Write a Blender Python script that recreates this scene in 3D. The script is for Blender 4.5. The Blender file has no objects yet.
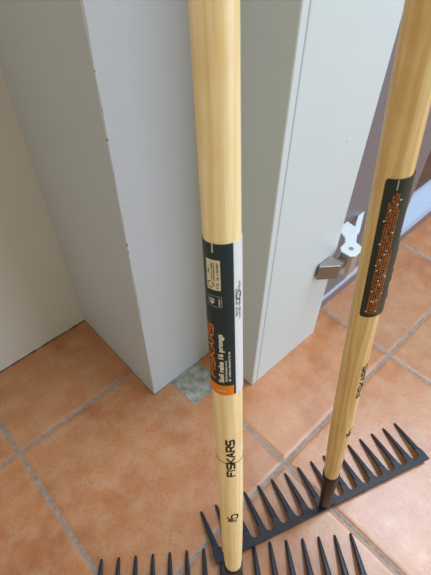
import bpy, bmesh, math, random
from mathutils import Vector, Matrix, noise
random.seed(7)
SC = bpy.context.scene
COL = SC.collection
pi = math.pi

# ------------------------------------------------------------------ camera
R = ((0.72994610, -0.49869850, 0.46741684),
     (-0.68346430, -0.53998798, 0.49121231),
     (0.00743263, -0.67802123, -0.73500474))   # columns: image right, image down, view direction
cam_d = bpy.data.cameras.new('camera')
cam = bpy.data.objects.new('camera', cam_d); COL.objects.link(cam)
M = Matrix(((R[0][0], -R[0][1], -R[0][2], 0.0),
            (R[1][0], -R[1][1], -R[1][2], 0.0),
            (R[2][0], -R[2][1], -R[2][2], 0.82),
            (0, 0, 0, 1)))
cam.matrix_world = M
cam_d.sensor_fit = 'VERTICAL'; cam_d.sensor_height = 24; cam_d.sensor_width = 18
cam_d.lens = 445 / 575 * 24
cam_d.clip_start = 0.01
cam_d.dof.use_dof = True; cam_d.dof.focus_distance = 0.52; cam_d.dof.aperture_fstop = 11
SC.camera = cam

# ------------------------------------------------------------------ world, lights, exposure
def lin(r, g, b, a=1):
    f = lambda c: (c / 255 / 12.92) if c / 255 <= .04045 else ((c / 255 + .055) / 1.055) ** 2.4
    return (f(r), f(g), f(b), a)
w = bpy.data.worlds.new('world'); SC.world = w; w.use_nodes = True
w.node_tree.nodes['Background'].inputs[0].default_value = (0.98, 0.92, 0.69, 1)
w.node_tree.nodes['Background'].inputs[1].default_value = 0.54
def area(name, loc, target, sx, sy, power, col):
    d = bpy.data.lights.new(name, 'AREA'); d.shape = 'RECTANGLE'; d.size = sx; d.size_y = sy
    d.energy = power; d.color = col
    o = bpy.data.objects.new(name, d); COL.objects.link(o)
    o.location = loc
    o.rotation_euler = (Vector(target) - Vector(loc)).to_track_quat('-Z', 'Y').to_euler()
    return o
area('window_daylight', (1.65, -1.9, 1.45), (0.35, 0.35, 0.35), 1.5, 1.9, 41, (0.68, 0.83, 1.0))
area('ceiling_light_panel', (1.55, -0.25, 2.45), (0.75, 0.0, 0.0), 0.8, 0.8, 39, (0.75, 0.85, 1.0))
SC.view_settings.view_transform = 'Standard'
SC.view_settings.look = 'None'
SC.view_settings.exposure = 0.0
SC.view_settings.gamma = 1.0
SC.view_settings.use_curve_mapping = False

# ------------------------------------------------------------------ material helpers
def mat(name, col, rough=.5, metal=0, spec=.5):
    m = bpy.data.materials.new(name); m.use_nodes = True
    b = m.node_tree.nodes['Principled BSDF']
    b.inputs['Base Color'].default_value = col
    b.inputs['Roughness'].default_value = rough
    b.inputs['Metallic'].default_value = metal
    b.inputs['Specular IOR Level'].default_value = spec
    return m
class N:
    def __init__(s, m): s.t = m.node_tree; s.b = s.t.nodes['Principled BSDF']
    def n(s, ty, **kw):
        x = s.t.nodes.new(ty)
        for k, v in kw.items(): setattr(x, k, v)
        return x
    def l(s, a, b): s.t.links.new(a, b)
    def math(s, op, a, b=None, c=None):
        x = s.n('ShaderNodeMath', operation=op)
        for i, v in enumerate((a, b, c)):
            if v is None: continue
            if isinstance(v, (int, float)): x.inputs[i].default_value = v
            else: s.l(v, x.inputs[i])
        return x.outputs[0]
    def noise(s, vec, scale, detail=4, rough=.5, dist=0):
        x = s.n('ShaderNodeTexNoise'); s.l(vec, x.inputs['Vector'])
        x.inputs['Scale'].default_value = scale; x.inputs['Detail'].default_value = detail
        x.inputs['Roughness'].default_value = rough; x.inputs['Distortion'].default_value = dist
        return x.outputs['Fac']
    def ramp(s, fac, stops):
        x = s.n('ShaderNodeValToRGB'); s.l(fac, x.inputs[0]); e = x.color_ramp.elements
        while len(e) > 1: e.remove(e[-1])
        e[0].position = stops[0][0]; e[0].color = stops[0][1]
        for p, c in stops[1:]:
            k = e.new(p); k.color = c
        return x.outputs[0]
    def mix(s, fac, a, b, bt='MIX'):
        x = s.n('ShaderNodeMix', data_type='RGBA', blend_type=bt)
        for i, v in ((0, fac), (6, a), (7, b)):
            if isinstance(v, (int, float)): x.inputs[i].default_value = v
            elif isinstance(v, tuple): x.inputs[i].default_value = v
            else: s.l(v, x.inputs[i])
        return x.outputs[2]
    def bump(s, h, strength, dist=.001):
        x = s.n('ShaderNodeBump'); x.inputs['Strength'].default_value = strength; x.inputs['Distance'].default_value = dist
        s.l(h, x.inputs['Height']); s.l(x.outputs[0], s.b.inputs['Normal'])

def plaster(name, col, rough=.55, bead=None, spots=()):
    m = mat(name, col, rough); q = N(m)
    tc = q.n('ShaderNodeTexCoord').outputs['Object']
    n1 = q.noise(tc, 9, 3); n2 = q.noise(tc, 160, 3, .6); n3 = q.noise(tc, 700, 2)
    c = q.mix(q.math('MULTIPLY', n1, .5), col, tuple(v * .88 for v in col[:3]) + (1,))
    h = q.math('ADD', q.math('MULTIPLY', n2, .6), q.math('MULTIPLY', n3, .35))
    sep = q.n('ShaderNodeSeparateXYZ'); q.l(tc, sep.inputs[0])
    if bead:   # rough filler strip along the corner, with tiny pits
        x0, x1 = bead
        k = q.math('LESS_THAN', q.math('ADD', sep.outputs[0], q.math('MULTIPLY', n1, .006)), x1)
        pit = q.math('LESS_THAN', q.noise(tc, 420, 2), .36)
        pm = q.math('MULTIPLY', q.math('MULTIPLY', pit, k), .35)
        c = q.mix(pm, c, tuple(v * .72 for v in col[:3]) + (1,))
        h = q.math('ADD', h, q.math('MULTIPLY', k, q.math('MULTIPLY', n3, 2.2)))
    for (p, r, f) in spots:
        d = q.n('ShaderNodeVectorMath', operation='DISTANCE'); q.l(tc, d.inputs[0]); d.inputs[1].default_value = p
        k = q.math('LESS_THAN', q.math('ADD', d.outputs['Value'], q.math('MULTIPLY', n3, r * .8)), r * 1.3)
        c = q.mix(k, c, tuple(v * f for v in col[:3]) + (1,))
    q.l(c, q.b.inputs['Base Color'])
    q.bump(h, .18, .0008)
    return m

# ------------------------------------------------------------------ mesh helpers
def link(name, bm, m, parent=None, smooth=False, kind=None, label=None):
    bmesh.ops.recalc_face_normals(bm, faces=bm.faces)
    me = bpy.data.meshes.new(name); bm.to_mesh(me); bm.free()
    for mm in (m if isinstance(m, (list, tuple)) else [m]): me.materials.append(mm)
    if smooth:
        for p in me.polygons: p.use_smooth = True
    o = bpy.data.objects.new(name, me); COL.objects.link(o)
    if parent: o.parent = parent
    if kind: o['kind'] = kind
    if label: o['label'] = label
    return o
def bevel(o, w_, seg=2, ang=35):
    b = o.modifiers.new('bevel', 'BEVEL'); b.width = w_; b.segments = seg; b.limit_method = 'ANGLE'; b.angle_limit = math.radians(ang)
def box(bm, x0, y0, z0, x1, y1, z1):
    v = [bm.verts.new((x, y, z)) for z in (z0, z1) for x, y in ((x0, y0), (x1, y0), (x1, y1), (x0, y1))]
    for f in ((3, 2, 1, 0), (4, 5, 6, 7), (0, 1, 5, 4), (1, 2, 6, 5), (2, 3, 7, 6), (3, 0, 4, 7)):
        bm.faces.new([v[i] for i in f])
def prism(bm, pts, z0, z1, fn=None):
    """pts: outline in plan, extruded from z0 to z1"""
    fn = fn or (lambda x, y, z: (x, y, z))
    a = [bm.verts.new(fn(x, y, z0)) for x, y in pts]; b = [bm.verts.new(fn(x, y, z1)) for x, y in pts]
    bm.faces.new(a[::-1]); bm.faces.new(b)
    n = len(pts)
    for i in range(n): bm.faces.new((a[i], a[(i + 1) % n], b[(i + 1) % n], b[i]))

# ------------------------------------------------------------------ floor
GX, GY, GP = 0.315, 0.141, 0.3485
tile = mat('terracotta_tile', lin(200, 140, 110), .4, 0, .9); q = N(tile)
tc = q.n('ShaderNodeTexCoord').outputs['Object']
sep = q.n('ShaderNodeSeparateXYZ'); q.l(tc, sep.inputs[0])
wob = q.math('MULTIPLY', q.math('SUBTRACT', q.noise(tc, 14, 3), .5), .004)
def edge(out, off):
    u = q.math('ADD', q.math('DIVIDE', q.math('SUBTRACT', out, off), GP), 100.0)
    fr = q.math('FRACT', u)
    d = q.math('MULTIPLY', q.math('MINIMUM', fr, q.math('SUBTRACT', 1.0, fr)), GP)
    return q.math('FLOOR', u), q.math('ADD', d, wob)
ux, dx = edge(sep.outputs[0], GX); uy, dy = edge(sep.outputs[1], GY)
dist = q.math('MINIMUM', dx, dy)
cell = q.n('ShaderNodeCombineXYZ'); q.l(ux, cell.inputs[0]); q.l(uy, cell.inputs[1])
wn = q.n('ShaderNodeTexWhiteNoise'); q.l(cell.outputs[0], wn.inputs['Vector'])
off = q.n('ShaderNodeVectorMath', operation='MULTIPLY_ADD'); q.l(wn.outputs['Color'], off.inputs[0]); off.inputs[1].default_value = (7, 7, 7); q.l(tc, off.inputs[2])
ov = off.outputs[0]
big = q.noise(ov, 8, 5, .6, .4); mid = q.noise(ov, 26, 5, .6); fine = q.noise(ov, 260, 4, .6)
c = q.ramp(big, [(.3, lin(170, 104, 56)), (.5, lin(190, 124, 74)), (.72, lin(200, 142, 98))])
c = q.mix(q.ramp(mid, [(.42, (0, 0, 0, 1)), (.70, (.6, .6, .6, 1))]), c, lin(202, 158, 122))
c = q.mix(q.ramp(fine, [(.32, (.6, .6, .6, 1)), (.44, (0, 0, 0, 1))]), c, lin(146, 84, 48))
tone = q.n('ShaderNodeHueSaturation'); q.l(c, tone.inputs['Color'])
q.l(q.math('ADD', q.math('MULTIPLY', wn.outputs['Value'], .12), .94), tone.inputs['Value'])
q.l(q.math('ADD', q.math('MULTIPLY', wn.outputs['Value'], .12), .92), tone.inputs['Saturation'])
g = q.ramp(dist, [(.0028, (1, 1, 1, 1)), (.0043, (0, 0, 0, 1))])
gc = q.mix(q.ramp(q.noise(tc, 90, 5, .7), [(.35, (0, 0, 0, 1)), (.65, (1, 1, 1, 1))]), lin(112, 112, 112), lin(160, 160, 158))
q.l(q.mix(g, tone.outputs[0], gc), q.b.inputs['Base Color'])
q.l(q.math('ADD', q.math('MULTIPLY', g, .45), q.math('ADD', .23, q.math('MULTIPLY', mid, .22))), q.b.inputs['Roughness'])
hgt = q.math('ADD', q.ramp(dist, [(.0030, (0, 0, 0, 1)), (.0085, (1, 1, 1, 1))]), q.math('ADD', q.math('MULTIPLY', big, .8), q.math('ADD', q.math('MULTIPLY', mid, .35), q.math('MULTIPLY', fine, .10))))
q.bump(hgt, .6, .0022)
bm = bmesh.new()
prism(bm, [(-1.0, -1.3), (2.5, -1.3), (2.5, .40), (.50, .40), (.50, .74), (-1.0, .74)], -.05, 0)
floor = link('floor', bm, tile, kind='structure')
# cement filled gap at the foot of the pillar
cem = mat('cement', lin(160, 160, 152), .85); q = N(cem); tcc = q.n('ShaderNodeTexCoord').outputs['Object']
nn1 = q.noise(tcc, 60, 5, .7); q.l(q.ramp(nn1, [(.35, lin(128, 130, 124)), (.65, lin(186, 186, 178))]), q.b.inputs['Base Color']); q.bump(nn1, .8, .002)
bm = bmesh.new(); prism(bm, [(.269, .342), (.345, .342), (.345, .42), (.269, .42)], -.01, .0012)
o = link('cement_patch', bm, cem, floor, label='rough grey cement patch where a tile corner is missing'); bevel(o, .0006)

# ------------------------------------------------------------------ walls
wallm = plaster('wall_paint', lin(214, 214, 212), .6)
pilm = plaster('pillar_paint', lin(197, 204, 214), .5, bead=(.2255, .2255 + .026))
bm = bmesh.new(); box(bm, -1.0, .68, 0, .30, .80, 2.6); link('wall_back', bm, wallm, kind='structure')
# pillar with a slightly worn vertical corner
bm = bmesh.new()
zs = [0.0]
while zs[-1] < 2.6: zs.append(min(2.6, zs[-1] + random.uniform(.006, .016)))
rings = []
for z in zs:
    ch = .0009 + .0022 * max(0, noise.noise(Vector((3.1, .7, z * 17)))) + (.0016 if random.random() < .05 else 0)
    j = .0010 * noise.noise(Vector((9, 2, z * 11)))
    pts = [(.2255 + ch, .415 + j * .3), (.50, .415), (.50, .80), (.2255, .80), (.2255 + j * .3, .415 + ch)]
    rings.append([bm.verts.new((x, y, z)) for x, y in pts])
for a, b in zip(rings, rings[1:]):
    for i in range(5): bm.faces.new((a[i], a[(i + 1) % 5], b[(i + 1) % 5], b[i]))
bm.faces.new(rings[0][::-1]); bm.faces.new(rings[-1])
pil = link('wall_pillar', bm, pilm, kind='structure')
# chips on the corner
chipm = mat('bare_plaster', lin(120, 112, 98), .9)
bm = bmesh.new()
for z, s in ((.727, .0022), (.716, .0016), (.640, .0012), (.566, .0016), (.409, .0018), (.395, .0014), (.379, .0011), (.60, .0009), (.52, .0008), (.30, .001), (.24, .0008)):
    r = bmesh.ops.create_icosphere(bm, subdivisions=2, radius=s)
    for v in r['verts']:
        k = 1 + .5 * noise.noise(v.co * 900)
        v.co = Vector((v.co.x * .7 * k + .2265, v.co.y * .5 * k + .4155, v.co.z * 1.5 * k + z))
link('paint_chip', bm, chipm, pil, smooth=True, label='small chips in the paint along the corner')
# sealant line where the pillar and back wall meet the floor
seal = plaster('old_sealant', lin(104, 84, 60), .8)
bm = bmesh.new()
def bead_line(bm, p0, p1, r0, n=40, seed=0):
    p0 = Vector(p0); p1 = Vector(p1); d = (p1 - p0).normalized(); s = Vector((-d.y, d.x, 0))
    prev = None
    for i in range(n + 1):
        p = p0.lerp(p1, i / n); rr = r0 * (1 + .9 * noise.noise(Vector((seed, i * .45, 1))))
        ring = [bm.verts.new(p + s * (rr * math.cos(a)) + Vector((0, 0, rr * .8 * math.sin(a)))) for a in [k * pi / 4 for k in range(8)]]
        if prev:
            for k in range(8): bm.faces.new((prev[k], prev[(k + 1) % 8], ring[(k + 1) % 8], ring[k]))
        prev = ring
bead_line(bm, (-.9, .68, 0), (.2255, .68, 0), .0027, 140, 2)
link('floor_joint', bm, seal, bpy.data.objects['wall_back'], smooth=True)
bm = bmesh.new()
bead_line(bm, (.2255, .68, 0), (.2255, .415, 0), .0009, 40, 5); bead_line(bm, (.2255, .415, 0), (.39, .415, 0), .0009, 30, 8)
link('floor_joint', bm, seal, pil, smooth=True)

# ------------------------------------------------------------------ door casing (white panel)
casm = plaster('casing_paint', lin(213, 226, 233), .38, spots=(((.5327, .2936, .4996), .0018, .55), ((.5345, .2936, .052), .0022, .7), ((.46, .2936, .33), .001, .8)))
X0, X1, Y0, YB = .3872, .5935, .2936, .43
prof = [(X0 + .001, Y0 + .0004), (X0 + .0018, Y0), (X0 + .0118, Y0), (X0 + .0125, Y0 + .0022), (X0 + .0138, Y0 + .0022), (X0 + .0148, Y0 + .0003),
        (X0 + .017, Y0), (X1 - .002, Y0), (X1, Y0 + .002), (X1, YB), (X0, YB), (X0, Y0 + .0014)]
bm = bmesh.new(); prism(bm, prof, 0.0008, 2.6)
cas = link('trim_1', bm, casm, kind='structure')

# ------------------------------------------------------------------ glazed metal door beside the casing
alu = mat('door_enamel', lin(116, 114, 124), .32)
q = N(alu); tcc = q.n('ShaderNodeTexCoord').outputs['Object']; q.bump(q.noise(tcc, 500, 2), .05, .0004)
alul = mat('door_rail_sky_reflection', lin(172, 198, 232), .3, 0)  # pale blue puts the sky's reflection into the bottom rail's colour
chrome = mat('brushed_steel', lin(200, 205, 208), .28, .85)
white_metal = mat('white_enamel', lin(222, 230, 236), .25)
sillm = mat('satin_aluminium', lin(168, 176, 194), .35)
rubber = mat('black_rubber', lin(28, 28, 32), .5)
YD = .328
bm = bmesh.new(); box(bm, X1, YD, 0, .752, .40, 2.3)
door = link('door_1', bm, alu, kind='structure'); bevel(door, .002)
bm = bmesh.new(); box(bm, .757, YD + .002, .046, .985, .375, 2.25); o = link('stile', bm, alu, door); bevel(o, .003)
bm = bmesh.new(); box(bm, .752, YD + .014, .05, .757, .37, 2.25); link('seal_strip', bm, rubber, door)
def xprism(bm, prof, x0, x1):
    a = [bm.verts.new((x0, y, z)) for y, z in prof]; b = [bm.verts.new((x1, y, z)) for y, z in prof]
    bm.faces.new(a); bm.faces.new(b[::-1]); n = len(prof)
    for i in range(n): bm.faces.new((a[i], b[i], b[(i + 1) % n], a[(i + 1) % n]))
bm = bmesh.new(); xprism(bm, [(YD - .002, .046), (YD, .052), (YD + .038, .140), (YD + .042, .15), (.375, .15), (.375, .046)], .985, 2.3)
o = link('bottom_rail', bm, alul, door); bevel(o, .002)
bm = bmesh.new(); xprism(bm, [(YD - .002, 0), (YD - .002, .026), (YD + .002, .036), (YD + .010, .041), (YD + .06, .041), (YD + .06, 0)], X1 + .001, 2.3)
o = link('threshold', bm, alu, door); bevel(o, .001)
bm = bmesh.new(); xprism(bm, [(YD - .0045, .034), (YD - .004, .039), (YD + .004, .0435), (YD + .008, .042), (YD + .003, .036)], X1 + .002, 2.3)
link('threshold_edge', bm, sillm, door, label='bright metal edge strip')
bm = bmesh.new(); box(bm, .985, .350, .14, 2.3, .358, 2.25)
glass = mat('glass', lin(96, 102, 124), .03); glass.node_tree.nodes['Principled BSDF'].inputs['Transmission Weight'].default_value = .85
link('glass_pane', bm, glass, door)
# hinge: screw plate on a knuckle block, stop block against the casing
plate = [(.646, .327), (.672, .327), (.668, .2995), (.632, .2785), (.6290, .2630), (.6210, .2575), (.598, .2570), (.5905, .2640), (.5900, .2830), (.597, .2900), (.6160, .2925), (.628, .302), (.634, .318)]
bm = bmesh.new(); prism(bm, plate, .257, .2605); hin = link('hinge', bm, white_metal, door, label='pale steel door hinge with a screw'); bevel(hin, .0012, 2)
bm = bmesh.new(); prism(bm, [(.712, .3275), (.664, .3045), (.664, .297), (.672, .296), (.735, .3275)], .246, .253); o = link('hinge_arm', bm, white_metal, hin); bevel(o, .001)
kb = [(.6265, .2650), (.6195, .2600), (.6000, .2595), (.5935, .2655), (.5930, .2815), (.600, .2880), (.618, .2900), (.627, .2800)]
bm = bmesh.new(); prism(bm, kb, .205, .257); o = link('knuckle', bm, chrome, hin); bevel(o, .002)
bm = bmesh.new(); bmesh.ops.create_cone(bm, cap_ends=True, segments=20, radius1=.0050, radius2=.0040, depth=.002, matrix=Matrix.Translation((.609, .2735, .2612)))
o = link('screw', bm, chrome, hin)
bm = bmesh.new(); prism(bm, [(.540, .2925), (.5325, .2880), (.5650, .2625), (.5735, .2690), (.5740, .2925)], .219, .253); prism(bm, [(.572, .270), (.600, .270), (.600, .285), (.572, .285)], .222, .244)
o = link('stop_block', bm, mat('dull_steel', lin(150, 142, 138), .4, .6), hin, label='grey steel block'); bevel(o, .0015)
# ground beyond the door
pav = plaster('dark_paving', lin(70, 72, 80), .6)
bm = bmesh.new(); box(bm, .51, .405, -.06, 2.6, 2.6, -.02); link('floor_outside', bm, pav, kind='structure')

# ------------------------------------------------------------------ rakes
RH = .0139
CX = Vector((R[0][0], R[1][0], R[2][0]))
def wood(name, c0, c1, c2, seed):
    m = mat(name, c1, .42); q = N(m)
    tc = q.n('ShaderNodeTexCoord').outputs['Object']
    mp = q.n('ShaderNodeMapping'); q.l(tc, mp.inputs[0]); mp.inputs['Scale'].default_value = (1, 1, .075); mp.inputs['Location'].default_value = (.021 + seed, .013, seed * 3)
    v = mp.outputs[0]
    nz = q.noise(v, 60, 3, .5)
    dis = q.n('ShaderNodeVectorMath', operation='MULTIPLY_ADD'); 
    cc = q.n('ShaderNodeCombineXYZ'); q.l(nz, cc.inputs[0]); q.l(q.noise(v, 45, 2), cc.inputs[1])
    q.l(cc.outputs[0], dis.inputs[0]); dis.inputs[1].default_value = (.022, .022, 0); q.l(v, dis.inputs[2])
    wv = q.n('ShaderNodeTexWave', wave_type='BANDS', bands_direction='X'); q.l(dis.outputs[0], wv.inputs['Vector'])
    wv.inputs['Scale'].default_value = 42; wv.inputs['Distortion'].default_value = 2.2; wv.inputs['Detail'].default_value = 2
    ring = q.ramp(wv.outputs['Fac'], [(.25, (0, 0, 0, 1)), (.85, (1, 1, 1, 1))])
    c = q.mix(q.math('MULTIPLY', ring, .75), c0, c1)
    mp2 = q.n('ShaderNodeMapping'); q.l(tc, mp2.inputs[0]); mp2.inputs['Scale'].default_value = (1, 1, .02)
    fib = q.noise(mp2.outputs[0], 900, 3, .6)
    c = q.mix(q.ramp(fib, [(.5, (0, 0, 0, 1)), (.75, (.35, .35, .35, 1))]), c, c2)
    blot = q.noise(tc, 22, 3)
    c = q.mix(q.ramp(blot, [(.5, (0, 0, 0, 1)), (.75, (.4, .4, .4, 1))]), c, c2)
    q.l(c, q.b.inputs['Base Color']); q.bump(fib, .15, .0003)
    q.b.inputs['Coat Weight'].default_value = .15; q.b.inputs['Coat Roughness'].default_value = .3
    return m
WOOD = {1: wood('pale_ash_wood', lin(255, 234, 186), lin(248, 214, 154), lin(232, 188, 120), .0),
        2: wood('golden_ash_wood', lin(234, 204, 146), lin(214, 174, 112), lin(194, 148, 88), .37)}
steel = mat('black_enamel', lin(34, 37, 50), .38); q = N(steel); tcc = q.n('ShaderNodeTexCoord').outputs['Object']; q.bump(q.noise(tcc, 350, 3), .12, .0004)
sockm = mat('dark_brown_enamel', lin(34, 24, 24), .4)
green = mat('dark_green_card', lin(14, 45, 52), .35)
blackg = mat('black_green_card', lin(30, 44, 40), .4)
whitec = mat('white_card', lin(226, 230, 238), .4)
cream = mat('cream_paper', lin(226, 214, 188), .6)
orange = mat('orange_print', lin(236, 132, 20), .5)
dorange = mat('dull_orange_print', lin(216, 124, 40), .5)
ink = mat('black_ink', lin(36, 28, 24), .6)
glue = mat('pale_glue', lin(190, 195, 190), .3)
wprint = mat('white_print', lin(232, 230, 218), .5)

def text_bm(body, height, bold=0.0, xs=1.0):
    cu = bpy.data.curves.new('t', 'FONT'); cu.body = body; cu.size = 1; cu.offset = bold; cu.resolution_u = 3
    o = bpy.data.objects.new('t', cu); COL.objects.link(o)
    dg = bpy.context.evaluated_depsgraph_get(); dg.update()
    me = bpy.data.meshes.new_from_object(o.evaluated_get(dg))
    bpy.data.objects.remove(o)
    bm = bmesh.new(); bm.from_mesh(me); bpy.data.meshes.remove(me)
    k = height / .70
    for v in bm.verts: v.co = Vector((v.co.x * k * xs, v.co.y * k, 0))
    return bm
LET = {'F': [[(0, 0), (0, 1), (1, 1)], [(0, .52), (.85, .52)]], 'I': [[(0, 0), (0, 1)]],
       'S': [[(0, 0), (.82, 0), (1, .14), (1, .36), (.85, .5), (.15, .5), (0, .64), (0, .86), (.18, 1), (1, 1)]],
       'K': [[(0, 0), (0, 1)], [(1, 1), (.18, .5), (1, 0)], [(0, .5), (.2, .5)]],
       'A': [[(0, 0), (.5, 1), (1, 0)], [(.2, .32), (.8, .32)]],
       'R': [[(0, 0), (0, 1), (.84, 1), (1, .86), (1, .6), (.84, .46), (0, .46)], [(.55, .46), (1, 0)]]}
def quad(bm, p, q_, w_):
    p = Vector((p[0], p[1], 0)); q_ = Vector((q_[0], q_[1], 0)); d = (q_ - p)
    if d.length < 1e-9: return
    d.normalize(); s = Vector((-d.y, d.x, 0)) * w_ / 2; e = d * w_ * .35
    bm.faces.new([bm.verts.new(x) for x in (p - e - s, q_ + e - s, q_ + e + s, p - e + s)])
def wordmark(word, length, h, w_):
    bm = bmesh.new(); tot = sum(.25 if c == 'I' else 1.0 for c in word) + .34 * (len(word) - 1); k = length / tot; x = 0
    for c in word:
        for st in LET[c]:
            for a, b in zip(st, st[1:]): quad(bm, (x + a[0] * k, a[1] * h), (x + b[0] * k, b[1] * h), w_)
        x += (1.34 if c != 'I' else .45) * k
    return bm
def glyphs(bm, x0, x1, y, h, rnd):   # a line of print too small to read: short strokes only
    x = x0
    while x < x1 - h * .3:
        ww = h * rnd.uniform(.28, .5)
        if rnd.random() < .14: x += h * .45; continue
        hh = h * rnd.choice((.65, .65, .68, .95))
        quad(bm, (x, y), (x, y + hh), h * .17)
        if rnd.random() < .7: quad(bm, (x, y + hh * rnd.choice((.1, .9))), (x + ww * .7, y + hh * .5), h * .15)
        if rnd.random() < .6: quad(bm, (x + ww * .7, y), (x + ww * .7, y + h * .6), h * .15)
        x += ww + h * .2
def poly(bm, pts): bm.faces.new([bm.verts.new((x, y, 0)) for x, y in pts])
def rect(bm, x0, y0, x1, y1): poly(bm, [(x0, y0), (x1, y0), (x1, y1), (x0, y1)])
def roundrect(bm, x0, y0, x1, y1, r):
    pts = []
    for cx_, cy_, a0 in ((x1 - r, y0 + r, -90), (x1 - r, y1 - r, 0), (x0 + r, y1 - r, 90), (x0 + r, y0 + r, 180)):
        for k in range(6): a = math.radians(a0 + k * 18); pts.append((cx_ + r * math.cos(a), cy_ + r * math.sin(a)))
    poly(bm, pts)

class Rake:
    """tx runs up the handle, ty runs round it (towards decreasing angle)"""
    def __init__(s, idx, base, top, tdir, ldir, bar, tipz, label):
        s.root = bpy.data.objects.new('garden_rake', None); COL.objects.link(s.root)
        s.root.empty_display_size = .05
        s.root.location = (base[0], base[1], 0)
        s.root['label'] = label; s.root['category'] = 'rake'; s.root['group'] = 'wooden handled garden rakes leaning by the door casing'
        s.b = Vector(base); s.z = (Vector(top) - s.b).normalized()
        s.x = (CX - s.z * CX.dot(s.z)).normalized(); s.y = s.z.cross(s.x); s.idx = idx
        s.mw = Matrix((( s.x.x, s.y.x, s.z.x), (s.x.y, s.y.y, s.z.y), (s.x.z, s.y.z, s.z.z))).to_4x4()
        s.mw.translation = Vector((0, 0, base[2]))      # relative to the root
        s.head(Vector(tdir), Vector(ldir), Vector(bar), tipz)
    def place(s, o): o.matrix_local = s.mw; return o
    def revolve(s, name, prof, m, seg=40, label=None, squash=None):
        bm = bmesh.new(); rings = []
        for z, r in prof:
            sq = squash(z) if squash else (1, 1)
            rings.append([bm.verts.new((r * sq[0] * math.cos(2 * pi * k / seg), r * sq[1] * math.sin(2 * pi * k / seg), z)) for k in range(seg)])
        for a, b in zip(rings, rings[1:]):
            for k in range(seg): bm.faces.new((a[k], a[(k + 1) % seg], b[(k + 1) % seg], b[k]))
        bm.faces.new(rings[0][::-1]); bm.faces.new(rings[-1])
        return s.place(link(name, bm, m, s.root, smooth=True, label=label))
    def wrap(s, name, bm, m, s0, phi0, lift, parent, label=None, R0=RH):
        # cut into narrow strips so it follows the curve, then roll on to the handle
        ys = [v.co.y for v in bm.verts]; y0, y1 = min(ys), max(ys); step = .0012; y = y0 + step
        while y < y1:
            g_ = bm.verts[:] + bm.edges[:] + bm.faces[:]
            bmesh.ops.bisect_plane(bm, geom=g_, plane_co=(0, y, 0), plane_no=(0, 1, 0)); y += step
        r = R0 + lift
        for v in bm.verts:
            a = math.radians(phi0) - v.co.y / R0
            v.co = Vector((r * math.cos(a), r * math.sin(a), s0 + v.co.x))
        me = bpy.data.meshes.new(name); 
        for f in bm.faces:
            c_ = f.calc_center_median(); f.normal_update()
            if f.normal.dot(Vector((c_.x, c_.y, 0))) < 0: f.normal_flip()
        bm.to_mesh(me); bm.free(); me.materials.append(m)
        o = bpy.data.objects.new(name, me); COL.objects.link(o); o.parent = parent
        if parent is s.root: o.matrix_local = s.mw
        if label: o['label'] = label
        return o
    def shell(s, name, m, s0, s1, p0, p1, r0, r1, cuts, parent, corner=0.0, rag=None, label=None, n=48):
        bm = bmesh.new(); cols = []
        for i in range(n + 1):
            t = i / n; a = math.radians(p0 + (p1 - p0) * t)
            e = min(t, 1 - t) * math.radians(abs(p1 - p0)) * RH if corner else 1
            ins = corner - math.sqrt(max(0, corner ** 2 - (corner - min(e, corner)) ** 2)) if corner else 0
            col = []
            for j in range(cuts + 1):
                ss = (s0 + ins) + (s1 - s0 - 2 * ins) * j / cuts
                dr = rag(t, ss) if rag else 0
                col.append((bm.verts.new(((r0 + dr) * math.cos(a), (r0 + dr) * math.sin(a), ss)), bm.verts.new(((r1 + dr) * math.cos(a), (r1 + dr) * math.sin(a), ss))))
            cols.append(col)
        for a, b in zip(cols, cols[1:]):
            for j in range(cuts):
                bm.faces.new((a[j][1], b[j][1], b[j + 1][1], a[j + 1][1])); bm.faces.new((a[j][0], a[j + 1][0], b[j + 1][0], b[j][0]))
            bm.faces.new((a[0][0], b[0][0], b[0][1], a[0][1])); bm.faces.new((a[-1][0], a[-1][1], b[-1][1], b[-1][0]))
        for c_ in (cols[0], cols[-1]):
            for j in range(cuts): bm.faces.new((c_[j][0], c_[j][1], c_[j + 1][1], c_[j + 1][0]))
        o = link(name, bm, m, parent, smooth=False, label=label)
        if parent is s.root: o.matrix_local = s.mw
        return o
    # -------- head: bar with scalloped front edge, 16 tapering tines
    def head(s, T, L, bar, tipz):
        zb = bar.z; o0 = bar - Vector((s.root.location.x, s.root.location.y, 0))
        ln = .076; T3 = Vector((T.x, T.y, -(zb - tipz) / ln)).normalized(); L3 = L.normalized(); N3 = L3.cross(T3)
        if N3.z < 0: N3 = -N3
        P = s.pitch = .0272; th = .0022
        def W(t, l, n): return o0 + T3 * t + L3 * l + N3 * n
        half = 7.5 * P + .0075
        front = [(-half, .010)]                       # (along the bar, front edge), scalloped between the tines
        for k in range(16):
            c_ = (k - 7.5) * P; hw = .0054
            front += [(c_ - hw, .0190), (c_ + hw, .0190)]
            if k < 15:
                mid = c_ + P / 2; gw = P / 2 - hw
                front += [(mid - gw * math.cos(pi * j / 12), .0190 - .0152 * math.sin(pi * j / 12) ** .45) for j in range(1, 12)]
        front += [(half, .010)]
        bm = bmesh.new(); prev = None
        for l, t in front:
            cur = [bm.verts.new(W(-.0058, l, -th)), bm.verts.new(W(t, l, -th)), bm.verts.new(W(t, l, th)), bm.verts.new(W(-.0058, l, th))]
            if prev:
                for i in range(4): bm.faces.new((prev[i], prev[(i + 1) % 4], cur[(i + 1) % 4], cur[i]))
            else: bm.faces.new(cur)
            prev = cur
        bm.faces.new(prev[::-1])
        o = link('crossbar', bm, steel, s.root); bevel(o, .0008, 2, 40)
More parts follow.
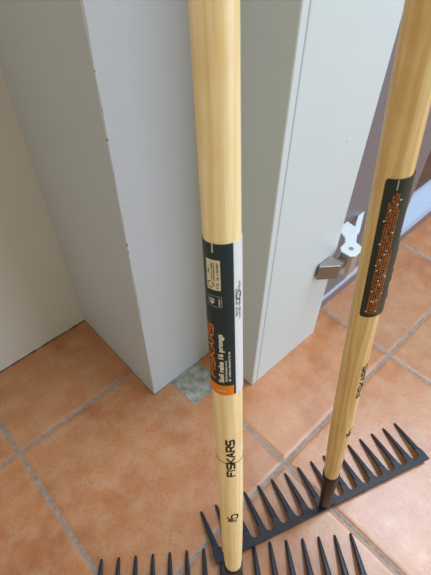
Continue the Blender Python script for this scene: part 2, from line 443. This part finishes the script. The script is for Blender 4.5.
        for k in range(16):
            c_ = (k - 7.5) * P; bm = bmesh.new(); prev = None; nn = 9
            for i in range(nn + 1):
                t = i / nn; tt = .0188 + (.0795 - .0188) * t
                hw = .0054 * (1 - t) ** .9 * .5 + .0054 * .5 * (1 - .2 * t); ht = th * (1 - .25 * t)
                if i == nn: hw *= .7; ht *= .7
                dn = -.0016 * t * t
                sec = [(-hw, -ht * .9), (hw, -ht * .9), (hw, ht * .25), (hw * .35, ht), (-hw * .35, ht), (-hw, ht * .25)]
                ring = [bm.verts.new(W(tt, c_ + u, v + dn)) for u, v in sec]
                if prev:
                    for j in range(6): bm.faces.new((prev[j], prev[(j + 1) % 6], ring[(j + 1) % 6], ring[j]))
                else: bm.faces.new(ring[::-1])
                prev = ring
            bm.faces.new(prev)
            o = link('tine', bm, steel, s.root); bevel(o, .0004, 1, 30)
        s.W = W

def build(idx, base, top, tdir, ldir, bar, tipz, label):
    r = Rake(idx, base, top, tdir, ldir, bar, tipz, label)
    rnd = random.Random(idx)
    E0 = .117
    # handle, tapering just above the socket
    h = r.revolve('handle', [(E0 - .03, .0092), (E0, .0108), (E0 + .012, .0114), (E0 + .05, .0124), (E0 + .11, .0134), (E0 + .17, RH), (.9, RH), (1.47, RH), (1.495, .0125), (1.505, .009), (1.508, .003)], WOOD[idx], 48)
    sk = r.revolve('socket', [(-.0085, .0080), (.002, .0085), (.012, .0090), (.05, .0102), (.09, .0116), (E0 - .003, .0126), (E0 + .001, .0127), (E0 + .001, .0112), (E0 - .006, .0100)], sockm, 40,
              squash=lambda z: (1.0, 1.0) if z > .04 else (1.15 - .15 * max(z, 0) / .04, .55 + .45 * max(z, 0) / .04), label='dark metal socket')
    # tang: foot of the socket welded on to the bar
    bm = bmesh.new()
    a0 = [r.W(t, l, .0018) for t, l in ((-.0052, -.0105), (.010, -.0095), (.010, .0095), (-.0052, .0105))]
    a1 = [r.W(t, l, .009) for t, l in ((-.0048, -.0090), (.0085, -.0085), (.0085, .0085), (-.0048, .0090))]
    v0 = [bm.verts.new(p) for p in a0]; v1 = [bm.verts.new(p) for p in a1]
    bm.faces.new(v0); bm.faces.new(v1[::-1])
    for i in range(4): bm.faces.new((v0[i], v0[(i + 1) % 4], v1[(i + 1) % 4], v1[i]))
    o = link('socket_foot', bm, steel, r.root); bevel(o, .002, 2)
    # print burned on the wood
    ph = {1: -70, 2: -34}[idx]
    r.wrap('handle_print', wordmark('FISKARS', .059, .0074, .0021), ink, .3350, ph, .00012, h, label='black brand lettering on the wood')
    bm = bmesh.new()
    pts = [(-.5, -.85), (-.72, -.45), (-.45, -.15), (-.1, -.1), (.3, -.35), (.62, -.7), (.9, -.6), (1.0, -.2), (.85, .25), (.5, .45), (.2, .3), (.1, -.05)]
    pts = [(x * .0062, y * .0052) for y, x in [(p[1], p[0]) for p in pts]]
    arc = []
    for a in range(-30, 250, 18): arc.append((.0052 + .0042 * math.sin(math.radians(a)), -.0022 + .0032 * math.cos(math.radians(a))))
    for p, q_ in zip(arc, arc[1:]): quad(bm, p, q_, .0014)
    for p, q_ in (((.0025, -.0012), (.0012, .0018)), ((.0012, .0018), (.0022, .0042)), ((.0022, .0042), (.0040, .0048)),
                  ((-.0012, -.0040), (-.0002, .0040)), ((-.0030, -.0010), (-.0022, .0038))): quad(bm, p, q_, .0012)
    glyphs(bm, -.0050, .0, -.004, .0018, rnd)
    for v in bm.verts: v.co *= 1.2
    r.wrap('handle_mark', bm, ink, .250, {1: -85, 2: -50}[idx], .00012, h, label='small black tree outline mark')
    if idx == 1:
        bm = bmesh.new(); seg = 72
        for k in range(seg):
            a, b = 2 * pi * k / seg, 2 * pi * (k + 1) / seg; vs = []
            for t in (a, b):
                zc = .3575 + .0016 * math.cos(t - 2.4); zc += .0003 * math.sin(5 * t)
                vs.append([bm.verts.new(((RH + d) * math.cos(t), (RH + d) * math.sin(t), zc + e)) for d, e in ((-.0003, -.00035), (.0003, -.00025), (.0003, .00025), (-.0003, .00035))])
            for j in range(4): bm.faces.new((vs[0][j], vs[0][(j + 1) % 4], vs[1][(j + 1) % 4], vs[1][j]))
        bmesh.ops.remove_doubles(bm, verts=bm.verts, dist=1e-6)
        link('thread', bm, ink, h, label='thin dark thread round the handle')
        # label sleeve
        S0, S1 = .4570, .6065
        sl = r.shell('label_sleeve', green, S0, S1, -262, -58, RH + .0001, RH + .0006, 10, r.root, label='dark green printed card sleeve')
        wh = r.shell('barcode_panel', whitec, S0, S1, -57.8, 60, RH + .0001, RH + .0006, 10, r.root, label='white edge of the card sleeve')
        LF = .00075
        bm = bmesh.new(); rect(bm, 0, 0, .0118, .0272); r.wrap('orange_band', bm, orange, S0 - .0001, -66, LF, sl, label='orange foot of the label')
        bm = text_bm('Solid', .0024, .01, 1.1)
        mx = max(v.co.x for v in bm.verts)
        for v in bm.verts: v.co = Vector((v.co.y, mx - v.co.x, 0))      # reads round the handle
        r.wrap('band_lettering', bm, wprint, S0 + .004, -98, LF + .0001, sl)
        r.wrap('brand_lettering', wordmark('FISKARS', .0585, .0062, .00140), dorange, .4760, -131, LF, sl, label='orange brand lettering')
        bm = text_bm('Soil rake 16 prongs', .0040, .045)
        mx = max(v.co.x for v in bm.verts)
        for v in bm.verts: v.co.x *= .0535 / mx
        r.wrap('product_lettering', bm, wprint, .4725, -100, LF, sl, label='white product lettering')
        bm = bmesh.new(); glyphs(bm, 0, .024, 0, .0019, rnd); glyphs(bm, 0, .034, -.0028, .0019, rnd)
        r.wrap('small_print', bm, wprint, .4742, -88, LF, sl)
        bm = bmesh.new(); roundrect(bm, 0, 0, .0258, .0113, .0006)
        r.wrap('sticker', bm, cream, .5680, -98.5, LF, sl, label='cream paper sticker')
        bm = bmesh.new()
        glyphs(bm, .0095, .0245, .0013, .0019, rnd); glyphs(bm, .0085, .0235, .0043, .0014, rnd); glyphs(bm, .0090, .0240, .0060, .0014, rnd); glyphs(bm, .0140, .0205, .0086, .0018, rnd)
        for a in (0, 120, 240):
            for k in range(4):
                t0 = math.radians(a + k * 22); t1 = math.radians(a + k * 22 + 22)
                quad(bm, (.0046 + .0027 * math.cos(t0), .0077 + .0024 * math.sin(t0)), (.0046 + .0027 * math.cos(t1), .0077 + .0024 * math.sin(t1)), .0007)
        glyphs(bm, .0018, .0075, .0015, .0019, rnd)
        r.wrap('sticker_print', bm, ink, .5680, -98.5, LF + .00012, sl)
        bm = bmesh.new(); bx0, by0, bx1, by1, t_ = 0, 0, .0100, .0112, .00028
        rect(bm, bx0, by0, bx1, by0 + t_); rect(bm, bx0, by1 - t_, bx1, by1); rect(bm, bx0, by0, bx0 + t_, by1); rect(bm, bx1 - t_, by0, bx1, by1)
        r.wrap('size_box', bm, glue, .5525, -97, LF, sl)
        bm = text_bm('41', .0042, .04)
        for v in bm.verts: v.co += Vector((.0022, .0058, 0))
        glyphs(bm, .0015, .0085, .0014, .0015, rnd)
        r.wrap('size_number', bm, wprint, .5525, -97, LF, sl)
        bm = bmesh.new(); rect(bm, 0, 0, .0075, .0008); r.wrap('slit', bm, whitec, S1 - .0068, -118, LF, sl)
        bm = bmesh.new()
        glyphs(bm, .004, .030, .0008, .0022, rnd); glyphs(bm, 0, .036, -.0030, .0032, rnd)
        for a in range(12):
            t0 = a * pi / 6; t1 = t0 + pi / 6; quad(bm, (.0225 + .0036 * math.cos(t0), -.001 + .0026 * math.sin(t0)), (.0225 + .0036 * math.cos(t1), -.001 + .0026 * math.sin(t1)), .0010)
        r.wrap('side_print', bm, ink, .538, -44, LF, wh)
        bm = bmesh.new()
        for k in range(28): rect(bm, k * .0011, 0, k * .0011 + rnd.choice((.0003, .0005, .0008)), .009)
        r.wrap('barcode', bm, ink, .500, 30, LF, wh)
    else:
        S0, S1 = .4730, .6180
        def rag(t, s_):
            e = max(0, t - .5) * 2
            d = .0005 * e
            if s_ < .555: d += e ** 1.5 * (.0018 + .0020 * noise.noise(Vector((s_ * 520, t * 3, 1))))
            return d
        sl = r.shell('label_sleeve', blackg, S0, S1, -130, 5, RH + .0001, RH + .0007, 60, r.root, corner=.0025, rag=rag, label='black green printed card sleeve')
        rows = bmesh.new()
        for k, (L0, L1) in enumerate(((.004, .1250), (.003, .1300), (.004, .1325), (.003, .1320), (.003, .118), (.003, .078))):
            glyphs(rows, L0, L1, .0106 - k * .00185, .00155, rnd)
        r.wrap('label_print', rows, dorange, S0 + .002, -60, .0011, sl, label='rows of tiny orange print')
        dots = bmesh.new(); DR = .00078
        for (d, yy) in ((.119, .0100), (.124, .0055), (.128, .0035), (.109, .0128), (.098, .0045), (.0865, .0125), (.080, .006), (.076, .0072), (.070, .0098), (.064, .0120), (.0585, .0105), (.053, .0035), (.0505, .0018), (.047, .0075), (.042, .0058), (.034, .0108), (.031, .0022), (.022, .0095), (.021, .0078), (.0225, .0054), (.0085, .0125), (.0085, .0040)):
            pts = [(d + DR * math.cos(k * pi / 3), .0005 + yy * .93 + DR * math.sin(k * pi / 3)) for k in range(6)]
            poly(dots, pts)
        r.wrap('print_dot', dots, whitec, S0, -60, .0014, sl, label='scattered white specks')
        bm = bmesh.new(); rect(bm, 0, 0, .0085, .0007); r.wrap('slit', bm, glue, S1 - .0088, -92, .0009, sl)
    return r

build(1, (.0970, .0540, .0220), (.1873, .2004, .7493), (.6126, .7904, 0), (.7904, -.6126, 0), (.0962, .0522, .0125), .0035,
      'pale wooden rake with dark green and white label sleeve, nearer to the pillar')
build(2, (.3025, .0450, .0220), (.2973, .133, .7436), (.3393, .9407, 0), (.9407, -.3393, 0), (.3120, .0405, .0125), .0035,
      'golden wooden rake with tiny orange print on its black label, beside the metal hinge')
